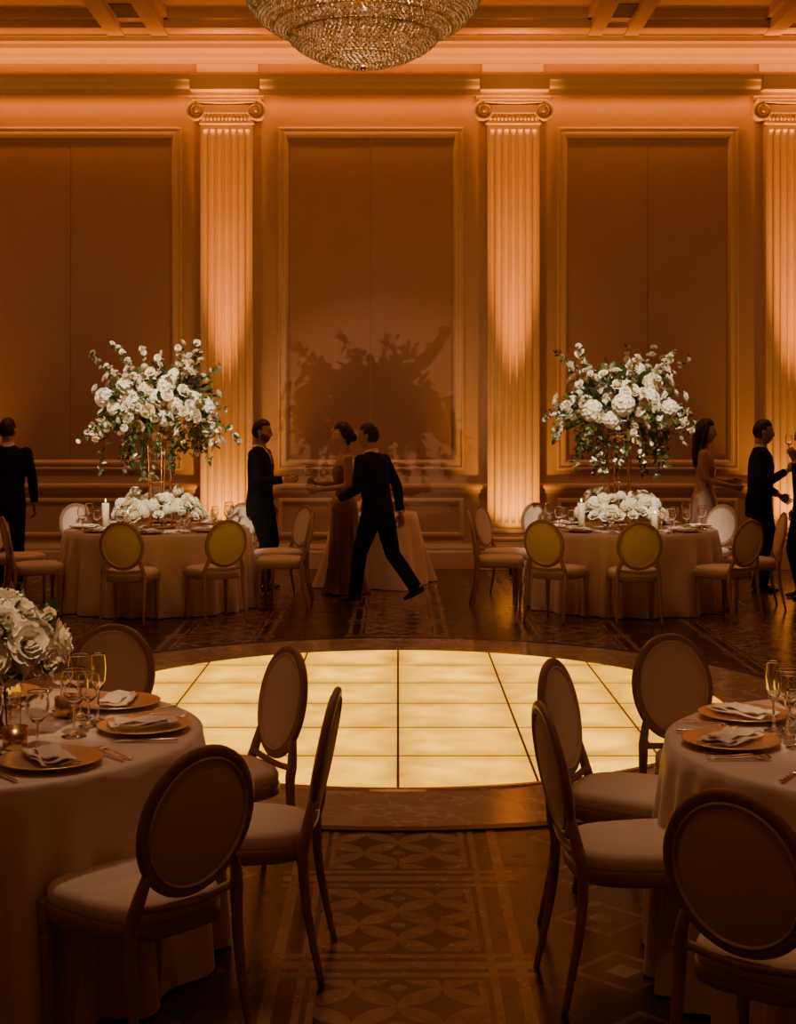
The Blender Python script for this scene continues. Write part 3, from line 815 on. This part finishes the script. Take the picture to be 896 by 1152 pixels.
def hand_into(b,wrist,direc,palm,side,curl=.5,mat=0,grip=False,k=1.0):
    y=Vector(direc).normalized(); z=-Vector(palm); z=(z-z.dot(y)*y).normalized(); x=y.cross(z)
    T=Matrix(((x.x,y.x,z.x,wrist[0]),(x.y,y.y,z.y,wrist[1]),(x.z,y.z,z.z,wrist[2]),(0,0,0,1)))@Matrix.Scale(k,4)
    b.add(tube([(0,-.045,0),(0,0,0),(0,.025,0),(0,.06,0),(0,.088,0),(0,.098,0)],[(.026,.021),(.025,.018),(.033,.017),(.041,.015),(.040,.013),(.034,.009)],14,ref=(1,0,0)),mat,True,T)
    th=-side
    for i,(fx,L) in enumerate(((-.030,.068),(-.010,.078),(.010,.072),(.029,.056))):
        fx*=-th; p=np.array((fx,.088,0.0)); a=0; pts=[(fx,.075,0),tuple(p)]
        for seg,frac in enumerate((.45,.32,.23)):
            a+=curl*(.8 if seg==0 else 1.0)*(1+.08*i)
            p=p+L*frac*np.array((fx*.6*(seg==0),math.cos(a),-math.sin(a))); pts.append(tuple(p))
        b.add(tube(pts,[.009,.0092,.0085,.0078,.0055],8),mat,True,T)
        b.add(ball(pts[-1],.0056,8,6),mat,True,T)
    pts=[(th*.020,.018,-.004),(th*.042,.040,-.012),(th*.050,.064,-.024 if grip else -.014),(th*(.038 if grip else .050),.086,-.040 if grip else -.018)]
    b.add(tube(pts,[.012,.0115,.010,.007],8),mat,True,T); b.add(ball(pts[-1],.0072,8,6),mat,True,T)
    return T
def person(name,loc,yaw,k=1.0,wl=None,wr=None,fl=None,fr=None,lean=0,hy=0,hp=0,outfit='suit',hair='short',beard=False,skin=None,curlL=.45,curlR=.45,gown=None,el=None,er=None,glassR=False,glassL=False,hx=0):
    skin=skin or m_skin; e=empty(name,loc,yaw); e.scale=(k,)*3
    F=outfit=='gown'
    src=MB()  # mats:0 jacket/dress 1 trousers 2 shoe 3 skin 4 shirt 5 tie
    def Y(z): return lean*max(0,(z-.93))
    def X(z): return hx*max(0,(z-.93))
    SH=.185 if not F else .158
    if not F:
        R=[(.77,-.005,.184,.138),(.82,-.005,.186,.142),(.92,-.008,.184,.140),(1.05,0,.170,.128),(1.18,.004,.178,.132),(1.30,.006,.194,.136),(1.39,.0,.197,.122),(1.445,-.008,.160,.095),(1.485,-.012,.098,.072),(1.505,-.012,.066,.060)]
    else:
        R=[(.86,-.01,.165,.120),(.95,-.012,.160,.120),(1.05,-.002,.122,.092),(1.12,.002,.115,.088),(1.20,.012,.130,.105),(1.27,.018,.140,.115),(1.34,.006,.140,.095),(1.40,-.004,.145,.078),(1.44,-.010,.110,.062),(1.475,-.012,.055,.050)]
    src.add(tube([(X(z),y+Y(z),z) for z,y,_,_ in R],[(a,c) for _,_,a,c in R],24,ref=(1,0,0)),0)
    nk=.061 if not F else .049
    src.add(tube([(X(1.44),-.012+Y(1.44),1.44),(X(1.52),-.004+Y(1.52),1.52),(X(1.61),.004+Y(1.61),1.61)],[nk*1.10,nk,nk*.98],16),3)
    if not F:
        src.add(tube([(X(1.48),-.012+Y(1.48),1.475),(X(1.52),-.006+Y(1.52),1.522)],[(.078,.072),(.068,.066)],18,ref=(1,0,0)),4)
    hb=MB()
    for s,w,h,el_,cr,gr in ((-1,wl,fl,el,curlL,glassL),(1,wr,fr,er,curlR,glassR)):
        S0=(s*SH+X(1.42),Y(1.42)-.004,1.415)
        if w is None: w=(s*(SH+.085),.03+Y(1.0),.90)
        hint=el_ if el_ else (s*.35,-1,-.25)
        E,W=ik(S0,w,.285,.255,hint)
        am=0 if not F else 3
        r=(.066,.059,.053,.053,.047,.042) if not F else (.046,.040,.036,.037,.031,.026)
        Sv=Vector(S0); pts=[Sv,Sv.lerp(E,.5),E-(E-Sv)*.06,E+(W-E)*.08,E.lerp(W,.5),W-(W-E).normalized()*.01]
        src.add(ball(S0,(.068,.070,.068) if not F else (.048,.050,.052),16,12),am if F else 0)
        src.add(tube([tuple(p) for p in pts],list(r),14),am)
        if not F:
            dW=(W-E).normalized(); src.add(tube([tuple(W-dW*.02),tuple(W+dW*.012)],.033,14),4)
        pn=(-s,0,0) if not gr else (-s,.1,0)
        d=(W-E).normalized()
        if gr: d=(d+Vector((0,0,.25))).normalized()
        T=hand_into(hb,tuple(W+(W-E).normalized()*.03),d,pn,s,1.15 if gr else cr,0,gr,1.0 if not F else .88)
        if gr:
            p=T@Vector((0,.10,-.036)); v,f=lathe([(0,0),(.03,0),(.031,.003),(.006,.008),(.005,.02),(.005,.08),(.014,.09),(.032,.11),(.038,.14),(.0335,.185),(.033,.19),(.031,.19),(.0315,.185),(.036,.14),(.030,.112),(0,.095)],16)
            hb.add((v,f),1,True,TL(p.x,p.y,p.z-.05))
        if not F:
            a=h or (s*.10,0,.085)
            hip=(s*.088,0,.90)
            K,A=ik(hip,a,.425,.415,(s*.05,1,0))
            H=Vector(hip)
            src.add(tube([tuple(H),tuple(H.lerp(K,.4)),tuple(K),tuple(K.lerp(A,.45)),tuple(A+Vector((0,0,-.015)))],[(.100,.115),(.090,.102),(.072,.078),(.066,.074),(.062,.070)],18,ref=(1,0,0)),1)
            src.add(ball(tuple(H),(.1,.11,.1),14,10),1)
            # shoe: sole-shaped loft, pitch when heel raised
            lift=max(0,A.z-.085); pitch=-min(.9,lift*4.0)
            Ts=Matrix.Translation((A.x,A.y,A.z))@Matrix.Rotation(pitch,4,'X')
            q=[(0,-.075,-.05),(0,-.06,-.045),(0,-.01,-.035),(0,.05,-.048),(0,.11,-.056),(0,.165,-.062),(0,.19,-.066)]
            src.add(tube(q,[(.022,.022),(.036,.036),(.040,.046),(.043,.034),(.045,.028),(.034,.020),(.014,.012)],14,ref=(1,0,0)),2,True,Ts)
        else:
            src.add(ball((s*.10,.10,.03),(.04,.11,.03),12,8),2)
    if F:
        n=64; v=[];f=[]; zs=[1.10,1.04,.96,.88,.75,.6,.42,.25,.1,.015]; rx=[.116,.128,.160,.178,.182,.182,.188,.20,.22,.25]; ry=[.088,.098,.124,.142,.146,.150,.16,.18,.21,.25]
        for z,a,c in zip(zs,rx,ry):
            am=.020*max(0,(1-z)); 
            for i in range(n):
                t=2*pi*i/n; q=1+ (am/a)*math.sin(11*t+.8*math.sin(2*t))*1.2
                v.append((a*q*math.cos(t),c*q*math.sin(t)-.03*max(0,.7-z),z))
        for j in range(len(zs)-1):
            for i in range(n): q=(i+1)%n; f.append((j*n+i,j*n+q,(j+1)*n+q,(j+1)*n+i))
        f.append(tuple(range(n))); f.append(tuple(range((len(zs)-1)*n,len(zs)*n))[::-1])
        src.add((v,f),0)
    # voxel-fuse into one continuous body
    me0=src.mesh('src',[]); tmp=bpy.data.objects.new('tmp',me0); COL.objects.link(tmp)
    md=tmp.modifiers.new('r','REMESH'); md.mode='VOXEL'; md.voxel_size=.0095; md.use_smooth_shade=True
    sm=tmp.modifiers.new('s','SMOOTH'); sm.factor=.5; sm.iterations=4
    dg=bpy.context.evaluated_depsgraph_get(); dg.update()
    me=bpy.data.meshes.new_from_object(tmp.evaluated_get(dg)); me.name='body'
    allv=np.concatenate(src.v); bvh=BVHTree.FromPolygons([Vector(p) for p in allv],src.f)
    bpy.data.objects.remove(tmp); bpy.data.meshes.remove(me0)
    me.materials.clear()
    for m in (gown if F else m_suit,m_trous,m_shoe,skin,m_shirt,m_tie): me.materials.append(m)
    idx=[]
    for p in me.polygons:
        c=p.center; h=bvh.find_nearest(c); mi=src.m[h[2]] if h[2] is not None else 0
        if not F and mi in(0,4) and c.z>1.15 and c.y-Y(c.z)>.03 and abs(c.x-X(c.z))<(c.z-1.15)*.16 and p.normal.y>.1:
            mi=5 if abs(c.x-X(c.z))<.022 else 4
        if F and mi==0 and c.z>1.345: mi=3
        idx.append(mi)
    me.polygons.foreach_set('material_index',idx); me.polygons.foreach_set('use_smooth',[True]*len(idx)); me.update()
    mkobj('body',me,e)
    hd=MB(); zc=1.65
    T=TL(X(1.6),.022+Y(1.62),zc)@RZ(hy)@Matrix.Rotation(hp,4,'X')@Matrix.Scale(1.06,4)
    head_mesh_into(hd,T,hair,beard)
    if hair=='long':
        hd.add(tube(smoothpath([(0,-.03,.06),(0,-.075,.02),(0,-.095,-.08),(0,-.105,-.20),(0,-.10,-.32),(0,-.09,-.38)],4),[(.06,.04)]*3+[(.085,.045)]*6+[(.095,.04)]*6+[(.09,.035)]*3+[(.06,.02)]*2+[(.02,.01)],18,ref=(1,0,0)),1,True,T)
        for s in (-1,1): hd.add(tube(smoothpath([(s*.05,.02,.08),(s*.082,.0,.0),(s*.088,-.02,-.10),(s*.08,-.03,-.22)],4),[.02,.022,.024,.026,.028,.028,.028,.028,.026,.022,.018,.012,.006],8),1,True,T)
    if hair=='bun':
        hd.add(ball((0,-.110,-.015),(.045,.04,.045),16,12),1,True,T)
        for s in (-1,1): hd.add(tube(smoothpath([(s*.045,.045,.085),(s*.078,.015,.03),(s*.080,-.02,-.02),(s*.05,-.07,-.04)],4),[.010,.013,.015,.016,.017,.018,.018,.018,.018,.017,.016,.015,.014],8),1,True,T)
    hd.obj('head',[skin,m_hair,m_eye,m_lip,m_beard],e,recalc=False)
    hb.obj('hands',[skin,m_glass],e)
    return e
person('man_in_suit',(-4.20,15.3,0),yaw_to(-.25,1),1.03,hy=-.5)
person('bearded_man_in_suit',(-1.48,15.28,0),yaw_to(.97,-.22),1.02,wr=(.16,.30,1.16),beard=True,hy=.05,curlR=.6)
person('woman_in_gown',(-.56,14.85,0),yaw_to(-.95,-.25),1.0,wl=(-.12,.26,1.10),wr=(.08,.28,1.16),outfit='gown',hair='bun',gown=m_gown,skin=m_skin2,glassL=False,glassR=True)
person('walking_man_in_suit',(-.20,14.05,0),yaw_to(-.80,.60),1.0,wl=(-.24,.28,1.04),wr=(.29,-.06,.91),fl=(-.07,.24,.085),fr=(.09,-.40,.19),lean=.14,hy=.35,curlR=.5)
person('woman_in_dress',(3.36,15.6,0),yaw_to(.93,-.25),1.02,wl=(-.10,.26,1.12),wr=(.08,.28,1.08),outfit='gown',hair='long',gown=m_gown2,skin=m_skin2)
person('man_in_dinner_suit',(3.84,15.1,0),yaw_to(.97,-.15),1.02,wr=(.13,.25,1.25),wl=(-.17,.20,1.0),curlR=.6,lean=.03)
person('guest_in_suit',(4.17,14.50,0),yaw_to(-.97,-.1),1.0,wl=(-.10,.17,1.40),wr=(.22,.02,.92),glassL=True)

# ------------------------------------------------------------------ world + camera
w=bpy.data.worlds.new('World'); scene.world=w; w.use_nodes=True
w.node_tree.nodes['Background'].inputs[0].default_value=(.3,.15,.07,1); w.node_tree.nodes['Background'].inputs[1].default_value=.1
cam=bpy.data.cameras.new('Camera'); co=bpy.data.objects.new('Camera',cam); COL.objects.link(co)
co.location=(0,0,1.84); co.rotation_euler=(pi/2,0,0); cam.lens=50; cam.sensor_width=36; cam.shift_y=-106/1152; cam.clip_end=100
scene.camera=co
